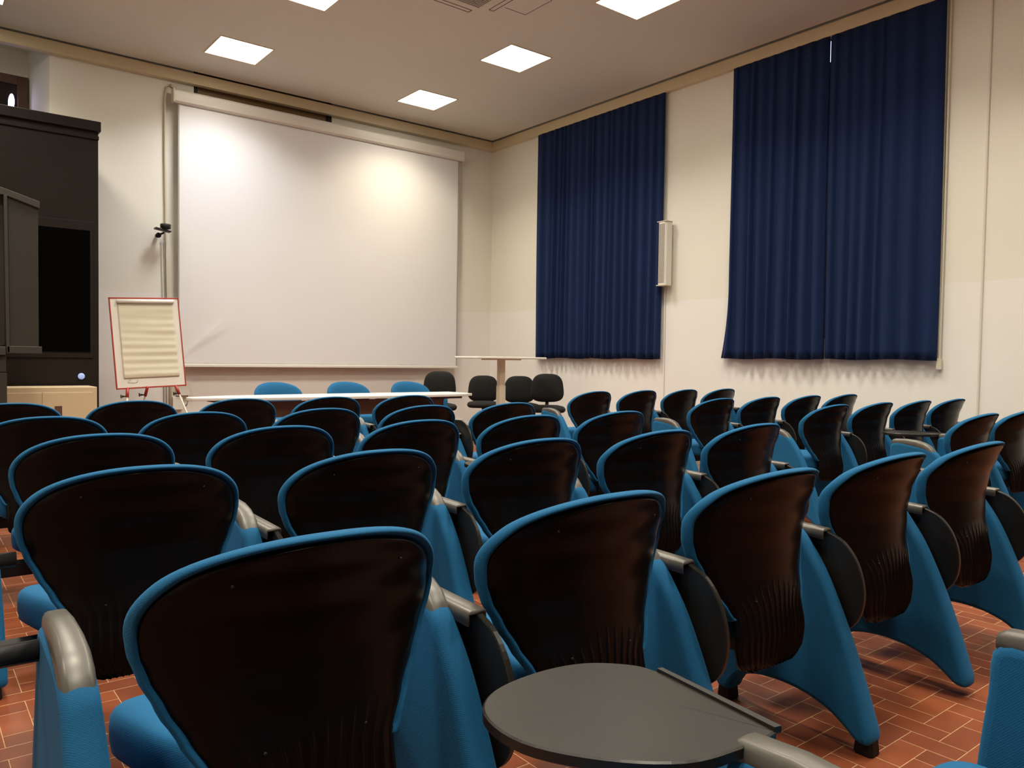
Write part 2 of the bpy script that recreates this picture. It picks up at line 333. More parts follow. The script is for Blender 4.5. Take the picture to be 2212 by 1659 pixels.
# air conditioning cassette and hatch
ac = empty('ceiling_vent', (4.22, 6.01, ZC), 'square ceiling air vent with slatted grille between two lights', 'air vent')
MB().box(-0.46, 0.46, -0.46, 0.46, -0.006, 0.004).obj('cover_plate', M_ceil, ac)
mb = MB()
for k in range(22): mb.box(-0.285, 0.285, -0.30+k*0.0277, -0.30+k*0.0277+0.016, -0.016, -0.007)
mb.obj('grille', M_grille, ac)
MB().box(-0.285, 0.285, -0.305, 0.305, -0.0095, -0.006).obj('grille_backing', M_dark, ac)
for a in range(4):
    M = Matrix.Rotation(a*PI/2, 4, 'Z'); mb = MB()
    mb.box(-0.27, 0.27, 0.390, 0.394, -0.010, -0.006, M).box(-0.27, 0.27, 0.444, 0.448, -0.010, -0.006, M).box(-0.272, -0.268, 0.39, 0.448, -0.010, -0.006, M).box(0.268, 0.272, 0.39, 0.448, -0.010, -0.006, M)
    mb.obj('air_slot', M_brown, ac)
ht = empty('ceiling_hatch', (4.77, 5.94, ZC), 'flush square inspection hatch in the ceiling beside the air vent', 'hatch')
MB().box(-0.19, 0.19, -0.20, 0.20, -0.005, 0.0).obj('panel', M_ceil, ht)
MB().box(-0.06, 0.195, 0.200, 0.207, -0.006, 0.0).box(0.190, 0.196, -0.2, 0.207, -0.006, 0.0).obj('gap', M_dark, ht)

# ------------------------------------------------------------------ auditorium chair (parts around local origin; faces +y)
HW = [(0.43, 0.158), (0.45, 0.169), (0.50, 0.197), (0.55, 0.224), (0.60, 0.247), (0.64, 0.260), (0.67, 0.264)]
def hw(z):
    if z > 0.67: return 0.264*max(0.0, 1-((z-0.67)/0.144)**2.3)**(1/2.3)
    return interp(HW, z)
YC = [(0.29, 0.055), (0.33, 0.045), (0.38, 0.040), (0.45, 0.048), (0.53, 0.058), (0.60, 0.060), (0.68, 0.046), (0.75, 0.020), (0.81, -0.008)]
def ysurf(x, z): return 0.005 + interp(YC, z) + 0.082*(x/0.262)**2*(1.0 if z > 0.5 else max(0.35, 1-(0.5-z)*3))
def outline(hwf, z0, z1, n=40):
    zs = [z0+(z1-z0)*(1-math.cos(PI*k/(2*n)*1.0)) if False else z0+(z1-z0)*math.sin(PI/2*k/n) for k in range(n+1)]
    L_ = [(-hwf(z), z) for z in zs]; R = [(hwf(z), z) for z in reversed(zs[:-1])]
    b = [(hwf(z0)*(1-2*k/8), z0-0.004*math.sin(PI*k/8)) for k in range(1, 8)]
    return L_+R+b
def back_cushion():
    O = outline(hw, 0.43, 0.814); cx_, cz_ = 0.0, 0.62; mb = MB(); n = len(O); rings = []
    def ring(r, dy):
        out = []
        for x, z in O:
            X = cx_+(x-cx_)*r; Z = cz_+(z-cz_)*r; low = dy < 0 and Z < 0.46 and abs(X) < 0.146; out.append((X, ysurf(X, Z)+(dy*0.3 if low else dy), Z))
        return out
    for r, dy in ((0.02, 0.040), (0.3, 0.040), (0.6, 0.039), (0.8, 0.036), (0.9, 0.030), (0.955, 0.022), (0.985, 0.013), (0.998, 0.005), (1.0, -0.002), (0.996, -0.009), (0.982, -0.016), (0.965, -0.0175), (0.948, -0.012), (0.93, -0.002), (0.90, 0.000), (0.5, 0.002), (0.02, 0.002)):
        rings.append(ring(r, dy))
    mb.rings(rings); return mb
def shell_hw(z):
    if z >= 0.45: return max(0.0, hw_in(z))
    return interp([(0.292, 0.095), (0.30, 0.122), (0.32, 0.140), (0.36, 0.150), (0.40, 0.148), (0.45, 0.150)], z)
def hw_in(z):
    if z > 0.66: return 0.250*max(0.0, 1-((z-0.66)/0.139)**2.3)**(1/2.3)
    return interp([(0.45, 0.152), (0.50, 0.180), (0.55, 0.208), (0.60, 0.232), (0.64, 0.247), (0.66, 0.250)], z)
def back_shell():
    mb = MB(); nu = 150; zt = 0.799; rows = []
    for k in range(46): rows.append(0.292+(0.70-0.292)*k/45)
    for k in range(1, 15): rows.append(0.70+(zt-0.70)*math.sin(PI/2*k/14))
    outer, inner = [], []
    for z in rows:
        h = shell_hw(z); a = []; b = []
        for i in range(nu+1):
            u = -1+2*i/nu; x = u*h
            fade = max(0.0, min(1.0, (0.525-z - 0.03*abs(u))/0.10)) * (1 if abs(u) < 0.96 else 0)
            ph = (u*7.0) % 1.0; g = math.exp(-((ph-0.5)/0.10)**2)
            y = ysurf(x, z)-0.020-0.0065*fade*g+0.002*fade+(0.010*(abs(u)**14))
            a.append((x, y, z)); b.append((x, y+0.007, z))
        outer.append(a); inner.append(b)
    n = nu+1; v = [p for r in outer for p in r]+[p for r in inner for p in r]; f = []; K = len(rows); off = n*K
    for k in range(K-1):
        for i in range(nu):
            a = k*n+i; f.append((a, a+1, a+1+n, a+n)); f.append((off+a, off+a+n, off+a+1+n, off+a+1))
        f.append((k*n, (k+1)*n, off+(k+1)*n, off+k*n)); f.append((k*n+nu, off+k*n+nu, off+(k+1)*n+nu, (k+1)*n+nu))
    for i in range(nu): f.append((i, off+i, off+i+1, i+1))
    mb.add(v, f)
    return mb
SCREWS = ((-0.14, 0.745), (0.14, 0.745), (-0.085, 0.475), (0.085, 0.475))
def screw(x, z):
    y = ysurf(x, z)-0.021
    return MB().rings([[(x+r*math.cos(2*PI*i/8), y+dy, z+r*math.sin(2*PI*i/8)) for i in range(8)] for r, dy in ((0.0028, 0.002), (0.0028, -0.0015), (0.0015, -0.002))])
def superell(a, b, n, N=48):
    out = []
    for i in range(N):
        t = 2*PI*i/N; c, s = math.cos(t), math.sin(t)
        out.append((a*math.copysign(abs(c)**(2/n), c), b*math.copysign(abs(s)**(2/n), s)))
    return out
def seat_cushion():
    S = superell(0.236, 0.20, 8, 80); mb = MB(); rings = []
    def ring(r, z):
        out = []
        for x, y in S:
            X, Y = x*r, y*r; k = max(0.0, min(1.0, (0.20-Y)/0.30)); X *= 1-0.30*k*k
            out.append((X, Y*0.93+0.270, z+0.006-0.008*max(0, Y/0.20)**3))
        return out
    for r, z in ((0.02, 0.452), (0.5, 0.453), (0.85, 0.452), (0.93, 0.449), (0.97, 0.442), (0.992, 0.431), (1.0, 0.414), (0.998, 0.390), (0.985, 0.370), (0.95, 0.362), (0.5, 0.358), (0.02, 0.358)): rings.append(ring(r, z))
    return mb.rings(rings)
PANEL = [(0.405, 0.640), (0.30, 0.640), (0.22, 0.628), (0.165, 0.600), (0.130, 0.552), (0.086, 0.480), (0.042, 0.390), (0.000, 0.290), (-0.036, 0.190), (-0.062, 0.110), (-0.078, 0.055),
         (-0.068, 0.032), (-0.034, 0.036), (0.000, 0.062), (0.050, 0.092), (0.120, 0.114), (0.200, 0.122), (0.280, 0.116), (0.340, 0.096), (0.368, 0.062), (0.382, 0.038), (0.415, 0.036), (0.434, 0.055), (0.442, 0.120), (0.442, 0.250), (0.434, 0.400), (0.420, 0.540)]
def side_panel():
    P = catmull([(a, b-0.016*max(0, b-0.5)/0.14) for a, b in PANEL], 4); mb = MB(); rings = []
    for x, d in ((-0.034, 0.030), (-0.0325, 0.019), (-0.028, 0.009), (-0.018, 0.002), (0.0, 0.0), (0.018, 0.002), (0.028, 0.009), (0.0325, 0.019), (0.034, 0.030)):
        Q = inset(P, d*0.62)
        rings.append([(x*(1.22-0.78*max(0, q[1]-0.05)), q[0], q[1]) for q in Q])   # a little thicker towards the floor
    mb.rings(rings, caps=False); mb.add(rings[0], tess(rings[0])); mb.add(rings[-1], tess(rings[-1]))
    return mb
def armrest():
    mb = MB(); rings = []
    for y, zt, zb, w in ((0.412, 0.646, 0.640, 0.010), (0.409, 0.656, 0.634, 0.017), (0.395, 0.664, 0.630, 0.0205), (0.33, 0.668, 0.630, 0.0220), (0.27, 0.664, 0.624, 0.0235), (0.225, 0.652, 0.612, 0.0250), (0.195, 0.636, 0.592, 0.0255), (0.173, 0.612, 0.570, 0.0240), (0.158, 0.588, 0.556, 0.020), (0.150, 0.572, 0.556, 0.013), (0.148, 0.564, 0.560, 0.006)):
        zt -= 0.016; zb -= 0.016; h = zt-zb; R = []
        for a, b in ((-1, 0.0), (-1.0, 0.45), (-0.95, 0.72), (-0.78, 0.94), (-0.55, 1.0), (0.0, 1.01), (0.55, 1.0), (0.78, 0.94), (0.95, 0.72), (1.0, 0.45), (1, 0.0), (0.5, -0.05), (-0.5, -0.05)): R.append((a*w, y, zb+b*h))
        rings.append(R)
    return mb.rings(rings)
def foot(y, r=0.022):
    mb = MB()
    return mb.rings([[(a*w, y+b*w*1.1, z) for a, b in ((1, 0.7), (0.7, 1), (-0.7, 1), (-1, 0.7), (-1, -0.7), (-0.7, -1), (0.7, -1), (1, -0.7))] for z, w in ((0.0, r*1.05), (0.004, r*1.15), (0.045, r*1.0), (0.06, r*0.9))])
TAB = [(0.110, 0.598), (0.055, 0.575), (0.010, 0.520), (-0.012, 0.440), (0.000, 0.365), (0.045, 0.315), (0.120, 0.290), (0.210, 0.292), (0.290, 0.330), (0.335, 0.400), (0.345, 0.490), (0.340, 0.585)]
def tablet_mesh():
    """writing tablet hanging in the y-z plane, thickness along x"""
    P = catmull(TAB[:-1], 5, closed=False)+[(0.343, 0.560), (0.340, 0.592)]
    mb = MB(); mb.rings([[(x, q[0], q[1]) for q in inset(P, d)] for x, d in ((-0.007, 0.003), (-0.005, 0.0), (0.005, 0.0), (0.007, 0.003))])
    return mb
def hinge_mesh():
    """folded metal channel over the tablet edge"""
    mb = MB(); rings = []
    for y in (0.104, 0.106, 0.30, 0.368, 0.370):
        k = 0.96 if y in (0.104, 0.370) else 1.0
        rings.append([(x*k, y, 0.600+z*k-0.10*max(0, 0.16-y)) for x, z in ((-0.024, -0.020), (-0.024, 0.004), (-0.019, 0.010), (0.014, 0.010), (0.019, 0.006), (0.020, -0.010), (0.017, -0.010), (0.016, 0.002), (-0.020, 0.002), (-0.021, -0.020))])
    return mb.rings(rings)
OTAB = [(-0.243, 0.598), (-0.195, 0.642), (-0.115, 0.654), (-0.045, 0.640), (0.002, 0.600), (0.016, 0.560), (0.012, 0.480), (-0.004, 0.380), (-0.012, 0.366), (-0.070, 0.368), (-0.140, 0.384), (-0.205, 0.440), (-0.250, 0.520)]
def open_tablet_mesh():
    P = catmull(OTAB, 5); mb = MB(); mb.rings([[(q[0], q[1], 0.660+z) for q in inset(P, d)] for z, d in ((-0.009, 0.004), (-0.006, 0.0), (0.006, 0.0), (0.008, 0.0025))])
    mb.v = [(x*1.06+0.0565, y*1.06+0.029, z-0.025) for x, y, z in mb.v]; return mb
def lip_mesh():
    mb = MB().add([(0.016, 0.560, 0.664), (0.024, 0.558, 0.664), (0.004, 0.366, 0.664), (-0.006, 0.368, 0.664), (0.016, 0.560, 0.672), (0.024, 0.558, 0.672), (0.004, 0.366, 0.672), (-0.006, 0.368, 0.672)], [(0,1,2,3),(7,6,5,4),(0,4,5,1),(1,5,6,2),(2,6,7,3),(3,7,4,0)])
    mb.v = [(x*1.06+0.0565, y*1.06+0.029, z-0.025) for x, y, z in mb.v]
    return mb.box(0.03, 0.05, 0.36, 0.47, 0.600, 0.627)
def beam_mesh(): return MB().box(-0.290, 0.290, 0.30, 0.36, 0.290, 0.335)
def bracket_mesh(): return MB().box(-0.05, 0.05, 0.075, 0.31, 0.315, 0.36)

PX = 0.3145   # panel offset from the seat centre
proto = {}
def P_(key, name, mb, material, smooth=True, loc=(0, 0, 0)):
    o = mb.obj(name, material, smooth=smooth, loc=loc); proto[key] = o; return o
P_('cushion', 'back_cushion', back_cushion(), M_blue); P_('shell', 'back_shell', back_shell(), M_shell); [P_('screw%d' % q, 'screw', screw(*c_), M_blackp) for q, c_ in enumerate(SCREWS)]
P_('seat', 'seat_cushion', seat_cushion(), M_blue); P_('panel', 'side_panel', side_panel(), M_blue); P_('cap', 'armrest', armrest(), M_cap)
P_('footr', 'foot', foot(-0.052), M_foot, False); P_('footf', 'foot', foot(0.408), M_foot, False)
P_('tablet', 'writing_tablet', tablet_mesh(), M_tablet, False); P_('hinge', 'hinge', hinge_mesh(), M_cap)
P_('otablet', 'writing_tablet', open_tablet_mesh(), M_tablet, False); P_('lip', 'hinge', lip_mesh(), M_blackp, False)
P_('beam', 'seat_beam', beam_mesh(), M_blackp, False); P_('bracket', 'back_bracket', bracket_mesh(), M_cap, False)
for k in ('shell',):
    pass
used = set()
def part(key, parent, loc=(0, 0, 0), rot=(0, 0, 0)):
    o = proto[key]
    if key in used: o = o.copy(); col.objects.link(o)
    used.add(key); o.parent = parent; o.location = loc; o.rotation_euler = rot; return o
GROUPC = 'blue upholstered auditorium chairs set out in rows'
def chair(x, y, label, tablet='folded', left_end=False, rz=0.0, group=GROUPC, rear_foot=True, z=0.0, right=True):
    t = empty('auditorium_chair', (x, y, z), label, 'chair', group, rz)
    part('cushion', t); s = part('shell', t);
    if y < 2.2:
        for q in range(4): part('screw%d' % q, s)
    part('seat', t); part('beam', t); part('bracket', t)
    sides = ([PX] if right else [])+([-PX] if left_end else [])
    for sx in sides:
        p = part('panel', t, (sx-(0.045 if sx < 0 and 1.5 < y < 2.5 and x < 1 else 0.012 if sx < 0 and 2.5 < y < 3.2 and x < 1 else 0), 0, 0)); part('cap', p)
        part('footf', p)
        if rear_foot or sx < 0: part('footr', p)
    if tablet == 'folded':
        tb = part('tablet', t, (PX+0.048, 0, -0.008)); part('hinge', tb, (-0.004, 0, 0))
    elif tablet == 'open':
        tb = part('otablet', t, (PX-0.0075, -0.030, 0) if y < 1 else (PX, 0, 0)); part('lip', tb)
    elif tablet == 'raised':
        tb = part('tablet', t, (PX+0.050, 0.08, 0.10)); part('hinge', tb, (-0.004, 0, -0.09))
    return t
ROWN = ['the row nearest the camera', 'the second row', 'the third row', 'the fourth row', 'fifth row before the desk']
NUM = ['first', 'second', 'third', 'fourth', 'fifth']
rowsY = [1.10, 2.02, 2.93, 3.86, 5.00]
rowsX = [[a+b*i for i in range(5)] for a, b in ((0.518, 0.636), (0.472, 0.643), (0.545, 0.642), (0.50, 0.645), (0.48, 0.632))]
for j in range(5):
    for i in range(5):
        tb = 'folded'
        if (j, i) == (1, 2): tb = 'open'
        if (j, i) == (3, 3): tb = 'raised'
        if (j, i) == (0, 0): lb = 'largest blue chair at the bottom left, its broad black back fully in view'
        else: lb = 'blue chair, left block, %s, %s from left end' % (ROWN[j], NUM[i])
        if tb == 'open': lb = 'blue chair with a flat opened tablet, left block, second row, third from left'
        if tb == 'raised': lb = 'blue chair with black tablet raised upright, left block, fourth row'
        chair(rowsX[j][i], rowsY[j], lb, tb, left_end=(i == 0), rear_foot=(j, i) != (0, 3))
RB = {j: ([a+0.632*i for i in range(4)], y) for j, a, y in ((1, 4.94, 1.785), (2, 4.99, 2.73), (3, 4.96, 3.65), (4, 4.98, 5.02))}
for j, (xs, y) in RB.items():
    for i, x in enumerate(xs):
        lb = 'blue chair, curtain side block, %s, %s from aisle' % (['', 'row nearest the camera', 'its second row', 'its third row', 'its farthest row'][j], NUM[i])
        tb = 'folded'
        if (j, i) == (1, 0): tb = 'open'; lb = 'blue chair with flat opened tablet, right block, first beside the aisle'
        chair(x, y, lb, tb, left_end=(i == 0))
# row the camera stands in: only its arms, seats and one open tablet show
chair(0.458, 0.128, 'blue chair at the bottom edge whose open black tablet fills the foreground', 'open', left_end=False)
chair(1.116, 0.084, 'blue chair at the bottom right corner, only seat and right arm showing', 'none')
# linking bars at the left ends of two rows
for (y, x1, z, lb) in ((1.48, 0.178, 0.590, 'black linking bar beside the arm panel at the lower left edge'), (2.13, 0.21, 0.600, 'black linking bar at the left edge behind the big foreground chair')):
    b = MB(); b.tube([(-0.30, y, z), (x1, y, z)], 0.018, 10)
    tag(b.obj('linking_bar', M_blackp, smooth=True), lb, 'bar', 'black bars linking the chair rows')

# three chairs behind the desk, facing the room
for x, y, lb in ((3.17, 8.15, 'blue chair behind the desk, leftmost of the three facing the room'), (3.99, 8.15, 'blue chair behind the desk, middle of the three facing the room'), (4.77, 8.10, 'blue chair behind the desk, rightmost of three, next to the black office chair')):
    chair(x, y, lb, 'none', left_end=True, rz=PI, group='blue chairs behind the speakers desk')

# ------------------------------------------------------------------ black office chairs in the corner
def round_slab(w, h, t, n=3.2, bul=0.02):
    S = superell(w, h, n, 40); rings = []
    for r, d in ((0.02, t/2+bul), (0.6, t/2+bul*0.8), (0.9, t/2), (0.98, t/4), (1.0, 0), (0.98, -t/4), (0.9, -t/2), (0.02, -t/2)): rings.append([(x*r, d, z*r) for x, z in S])
    return rings
def office_chair(x, y, rz, top, label, arms=False):
    t = empty('office_chair', (x, y, 0), label, 'office chair', 'black swivel chairs in the corner', rz)
    hb = 0.188
    mb = MB().rings([[(a*(1-0.10*(c/hb)), b-0.20, c+top-hb) for a, b, c in r] for r in round_slab(0.215, hb, 0.05)]); mb.obj('backrest', M_blackfab, t, True)
    mb = MB().rings([[(a, c+0.03, b+0.455) for a, b, c in r] for r in round_slab(0.235, 0.225, 0.07)]); mb.obj('seat', M_blackfab, t, True)
    MB().tube([(0, -0.22, top-0.30), (0, -0.25, top-0.42), (0, -0.22, 0.44), (0, -0.05, 0.42)], 0.024, 8).obj('back_stem', M_blackp, t, True)
    MB().tube([(0, 0.02, 0.44), (0, 0.02, 0.10)], [0.028, 0.028], 12).obj('gas_column', M_blackp, t, True)
    bs = MB()
    for k in range(5):
        a = 2*PI*k/5+0.3; c, s = math.cos(a), math.sin(a)
        bs.tube([(0, 0.02, 0.11), (0.15*c, 0.02+0.15*s, 0.10), (0.29*c, 0.02+0.29*s, 0.075)], [0.03, 0.022, 0.015], 8)
    bs.obj('star_base', M_blackp, t, True)
    for k in range(5):
        a = 2*PI*k/5+0.3; c, s = math.cos(a), math.sin(a); cs = MB()
        X, Y = 0.285*c, 0.02+0.285*s
        cs.tube([(X-0.018*s, Y+0.018*c, 0.027), (X+0.018*s, Y-0.018*c, 0.027)], 0.027, 12).tube([(X, Y, 0.03), (X, Y, 0.075)], 0.008, 6)
        cs.obj('caster', M_blackp, t, True)
    if arms:
        for s in (-1, 1):
            MB().tube([(s*0.24, -0.05, 0.45), (s*0.27, -0.05, 0.56), (s*0.27, 0.0, 0.60)], 0.012, 8).box(s*0.27-0.025, s*0.27+0.025, -0.10, 0.16, 0.60, 0.625).obj('arm', M_blackp, t, True)
    return t
office_chair(5.58, 8.60, 2.55, 0.926, 'black swivel office chair just right of the blue chairs behind the desk')
office_chair(6.44, 8.78, 2.55, 0.862, 'black swivel office chair partly behind the post of the tall table')
office_chair(6.66, 8.20, 2.65, 0.868, 'black swivel office chair, left of the touching pair below the curtain')
office_chair(6.60, 7.60, 2.45, 0.912, 'black swivel office chair, right of the touching pair below the curtain', arms=False)

# ------------------------------------------------------------------ speakers desk
dk = empty('speakers_desk', (3.25, 6.62, 0), 'long white speakers desk with brown modesty board in front of screen', 'desk')
pl = [(-1.40, 0.02), (-1.38, -0.05), (-0.9, -0.20), (-0.3, -0.27), (0.5, -0.27), (1.1, -0.24), (1.34, -0.16), (1.36, 0.0), (1.34, 0.28), (0, 0.30), (-1.0, 0.28), (-1.38, 0.12)]
MB().prism(pl, 2, 0.715, 0.740).obj('desk_top', M_desk, dk, bevel=0.004)
MB().prism([(-0.95, 0.70), (1.05, 0.70), (0.98, 0.56), (-0.85, 0.56)], 1, -0.10, -0.08).obj('modesty_board', M_brown, dk, bevel=0.003)
for x in (-1.05, 0.0, 1.05):
    mb = MB().box(x-0.03, x+0.03, -0.03, 0.03, 0.05, 0.70).box(x-0.03, x+0.03, -0.24, 0.24, 0.0, 0.05).box(x-0.14, x+0.14, -0.20, 0.20, 0.695, 0.715); mb.obj('leg', M_blackp, dk, bevel=0.005)
pp = MB().box(-0.15, 0.15, -0.10, 0.10, 0, 0.006); tag(pp.obj('paper_sheets', M_paperw, loc=(4.12, 6.60, 0.7405)), 'thin stack of white paper lying on the right part of the desk', 'papers')

# ------------------------------------------------------------------ tall table
tt = empty('tall_table', (5.85, 7.62, 0), 'tall cream table on one square post, in front of black office chairs', 'table')
MB().box(-0.53, 0.53, -0.25, 0.25, 1.098, 1.124).obj('table_top', M_white, tt, bevel=0.008)
MB().box(-0.040, 0.040, -0.035, 0.035, 0.05, 1.09).obj('post', M_cream, tt, bevel=0.006)
MB().box(-0.045, 0.045, -0.040, 0.040, 0.05, 0.77).obj('post_sleeve', M_cream, tt, bevel=0.006)
MB().box(-0.16, 0.16, -0.20, 0.20, 1.084, 1.098).obj('top_bracket', M_cream, tt, bevel=0.002)
MB().box(-0.30, 0.30, -0.04, 0.04, 0.0, 0.05).box(-0.04, 0.04, -0.28, 0.28, 0.0, 0.05).obj('foot_cross', M_cream, tt, bevel=0.006)

# ------------------------------------------------------------------ projection screen
ps = empty('projection_screen', (0, 9.93, 0), 'large white roll-down projection screen hung on the front wall', 'projection screen')
sx0, sx1, sz0, sz1 = 2.66, 6.76, 0.98, 4.13
nx, nz = 150, 120; v = []; f = []
for k in range(nz+1):
    for i in range(nx+1):
        u = i/nx; w = k/nz; x = sx0+(sx1-sx0)*u; z = sz0+(sz1-sz0)*w
        y = 0.0
        # creases fanning from the lower left corner
        px, pz = x-2.70, z-1.08
        for ang, amp in ((0.72, 0.010), (0.60, 0.007), (0.86, 0.004)):
            ca, sa = math.cos(ang), math.sin(ang); al = px*ca+pz*sa; ac_ = -px*sa+pz*ca
            if al > 0: y -= amp*math.exp(-(ac_/(0.020+0.02*al))**2)*math.exp(-((al-0.42)/0.26)**2)
        y += 0.0015*math.sin(x*9+z*2)
        v.append((x, y, z))
for k in range(nz):
    for i in range(nx): a = k*(nx+1)+i; f.append((a, a+1, a+nx+2, a+nx+1))
fab = new_obj('screen_fabric', v, f, M_screen, ps, True); sol = fab.modifiers.new('thickness', 'SOLIDIFY'); sol.thickness = 0.002
prof = [(-0.055, 4.145), (-0.058, 4.20), (-0.052, 4.262), (-0.030, 4.285), (0.05, 4.290), (0.05, 4.14), (0.0, 4.125), (-0.030, 4.128)]
MB().rings([[(x, a, b) for a, b in prof] for x in (2.61, 6.82)]).obj('roller_case', M_white, ps, bevel=0.004)
MB().box(2.595, 2.612, -0.060, 0.052, 4.125, 4.288).obj('end_cap', M_cream, ps, bevel=0.003); MB().box(6.818, 6.835, -0.060, 0.052, 4.125, 4.288).obj('end_cap', M_cream, ps, bevel=0.003)
MB().box(2.70, 2.75, 0.04, 0.129, 4.16, 4.27).obj('wall_bracket', M_cream, ps); MB().box(6.5, 6.55, 0.04, 0.129, 4.16, 4.27).obj('wall_bracket', M_cream, ps)
MB().box(2.70, 6.77, -0.016, 0.016, 0.948, 0.985).obj('bottom_bar', M_white, ps, bevel=0.006)
for x in (2.668, 6.752): MB().box(x-0.007, x+0.007, -0.0035, -0.002, 0.985, 4.13).obj('edge_hem', M_slat, ps)
tag(MB().tube([(6.87, 10.02, 4.2), (6.875, 10.02, 2.32)], 0.003, 6).obj('pull_cord', M_cream), 'thin pull cord hanging down the wall right of the projection screen', 'cord')
# conduits and cables left of the screen
cd = MB(); cd.tube([(2.66, 10.03, 4.33), (2.60, 10.03, 4.36), (2.555, 10.03, 4.32), (2.54, 10.03, 4.2), (2.54, 10.03, 3.5), (2.56, 10.03, 2.0), (2.60, 10.03, 0.9), (2.60, 10.03, 0.3)], 0.014, 8)
tag(cd.obj('wall_conduit', M_cream, smooth=True), 'cream cable conduit running down the wall beside the screen left edge', 'conduit')
for x, a, lb in ((2.50, 2.48, 'thin cable below the camera, the one farther from the screen'), (2.53, 2.48, 'thin cable below the camera, the one next to the conduit')):
    tag(MB().tube([(x, 10.045, a), (x+0.02, 10.045, 1.5), (x+0.03, 10.045, 0.2)], 0.0045, 6).obj('cable', M_slat, smooth=True), lb, 'cable', 'thin cables under the wall camera')
# small wall camera
wc = empty('wall_camera', (2.50, 9.90, 2.60), 'small black webcam on a bracket on the wall left of the screen', 'camera')
mb = MB().rings([[(0.005+r*math.cos(2*PI*i/16), r*0.9*math.sin(2*PI*i/16)-0.02, z) for i in range(16)] for r, z in ((0.045, -0.005), (0.058, 0.0), (0.062, 0.045), (0.055, 0.055), (0.03, 0.058))]); mb.obj('camera_body', M_blackp, wc, True)
MB().box(-0.11, 0.07, -0.05, 0.05, -0.030, -0.010, Matrix.Rotation(0.16, 4, 'Y')).obj('shelf_plate', M_blackp, wc, bevel=0.006)
mb = MB().tube([(-0.005, 0, -0.045), (-0.04, 0.02, -0.065), (-0.055, 0.05, -0.075)], 0.012, 8).tube([(-0.055, 0.05, -0.075), (-0.055, 0.14, -0.075)], [0.032, 0.022], 12); mb.obj('wall_mount', M_blackp, wc, True)
# junction box with sockets
jb = empty('junction_box', (2.74, 10.03, 0.68), 'pale grey electrical junction box on the wall right of flipchart legs', 'electrical box')
MB().box(-0.075, 0.075, -0.035, 0.03, -0.085, 0.085).obj('box_body', M_white, jb, bevel=0.006)
MB().box(-0.12, 0.0, -0.02, 0.03, -0.26, -0.10).obj('socket', M_white, jb, bevel=0.006)
MB().tube([(0.05, -0.03, -0.085), (0.06, -0.035, -0.14), (0.04, -0.04, -0.20), (0.02, -0.04, -0.215)], 0.006, 6).obj('plug_lead', M_blackp, jb, True)

# ------------------------------------------------------------------ flipchart
fc = empty('flipchart', (2.07, 8.85, 0), 'red framed flipchart easel with a cream paper pad and tripod legs', 'flipchart', rz=0.0)
tilt = Matrix.Translation((0, 0, 1.22)) @ Matrix.Rotation(-0.05, 4, 'Y') @ Matrix.Rotation(-0.14, 4, 'X')
def tb(mb): mb.v = [tuple(tilt @ Vector(p)) for p in mb.v]; return mb
tb(MB().box(-0.335, 0.335, -0.006, 0.006, -0.47, 0.47)).obj('board', M_board, fc)
fr = MB()
for a in ((-0.345, -0.333, -0.48, 0.48), (0.333, 0.345, -0.48, 0.48), (-0.345, 0.345, -0.482, -0.468), (-0.345, 0.345, 0.468, 0.482)): fr.box(a[0], a[1], -0.011, 0.011, a[2], a[3])
tb(fr).obj('red_frame', M_red, fc, bevel=0.002)
nx, nz = 40, 60; v = []; f = []; rs = random.Random(3); waves = [(rs.uniform(0, 6), rs.uniform(22, 90), rs.uniform(-4, 4), rs.uniform(0.3, 1)) for _ in range(9)]
for k in range(nz+1):
    for i in range(nx+1):
        x = -0.265+0.545*i/nx; z = -0.375+0.79*k/nz
        y = -0.016-0.0028*sum(a*math.sin(p+z*w+x*q)*(0.4+0.6*math.sin(x*3+p)**2) for p, w, q, a in waves)*0.5
        v.append(tilt @ Vector((x, y, z)))
for k in range(nz):
    for i in range(nx): a = k*(nx+1)+i; f.append((a, a+1, a+nx+2, a+nx+1))
pd = new_obj('paper_pad', v, f, M_paper, fc, True); s_ = pd.modifiers.new('thickness', 'SOLIDIFY'); s_.thickness = 0.004; s_.offset = 1
tb(MB().tube([(-0.275, -0.025, 0.437), (0.285, -0.025, 0.437)], 0.022, 12)).obj('rolled_sheets', M_paperw, fc, True)
sk = MB(); P = [(-0.20, -0.385), (-0.225, -0.405), (-0.232, -0.418), (-0.17, -0.424), (-0.14, -0.418), (-0.138, -0.39)]
for a, b in zip(P, P[1:]): sk.tube([(a[0], -0.008, a[1]), (b[0], -0.008, b[1])], 0.0012, 5)
tb(sk).obj('pen_sketch', M_dark, fc)
base = [tilt @ Vector((x, 0.0, -0.485)) for x in (-0.24, -0.05, 0.24)]
for p, q in zip(base, [(-0.30, -0.35, 0.0), (-0.05, 0.55, 0.0), (0.50, -0.30, 0.0)]):
    q = Vector(q); d_ = (q-p); k = p+d_*0.11
    lg = MB().tube([p-d_*0.02, k], 0.016, 8).obj('leg_socket', M_red, fc, True)
    lg2 = MB().tube([k-d_*0.02, q], 0.009, 8).obj('leg', M_cream, fc, True)
    kn = k; MB().tube([kn+Vector((-0.05, -0.01, 0.01)), kn+Vector((-0.015, -0.01, 0.01))], [0.012, 0.005], 8).tube([kn+Vector((-0.062, -0.01, 0.028)), kn+Vector((-0.058, -0.01, -0.008))], 0.007, 6).obj('clamp_knob', M_blackp, fc, True)

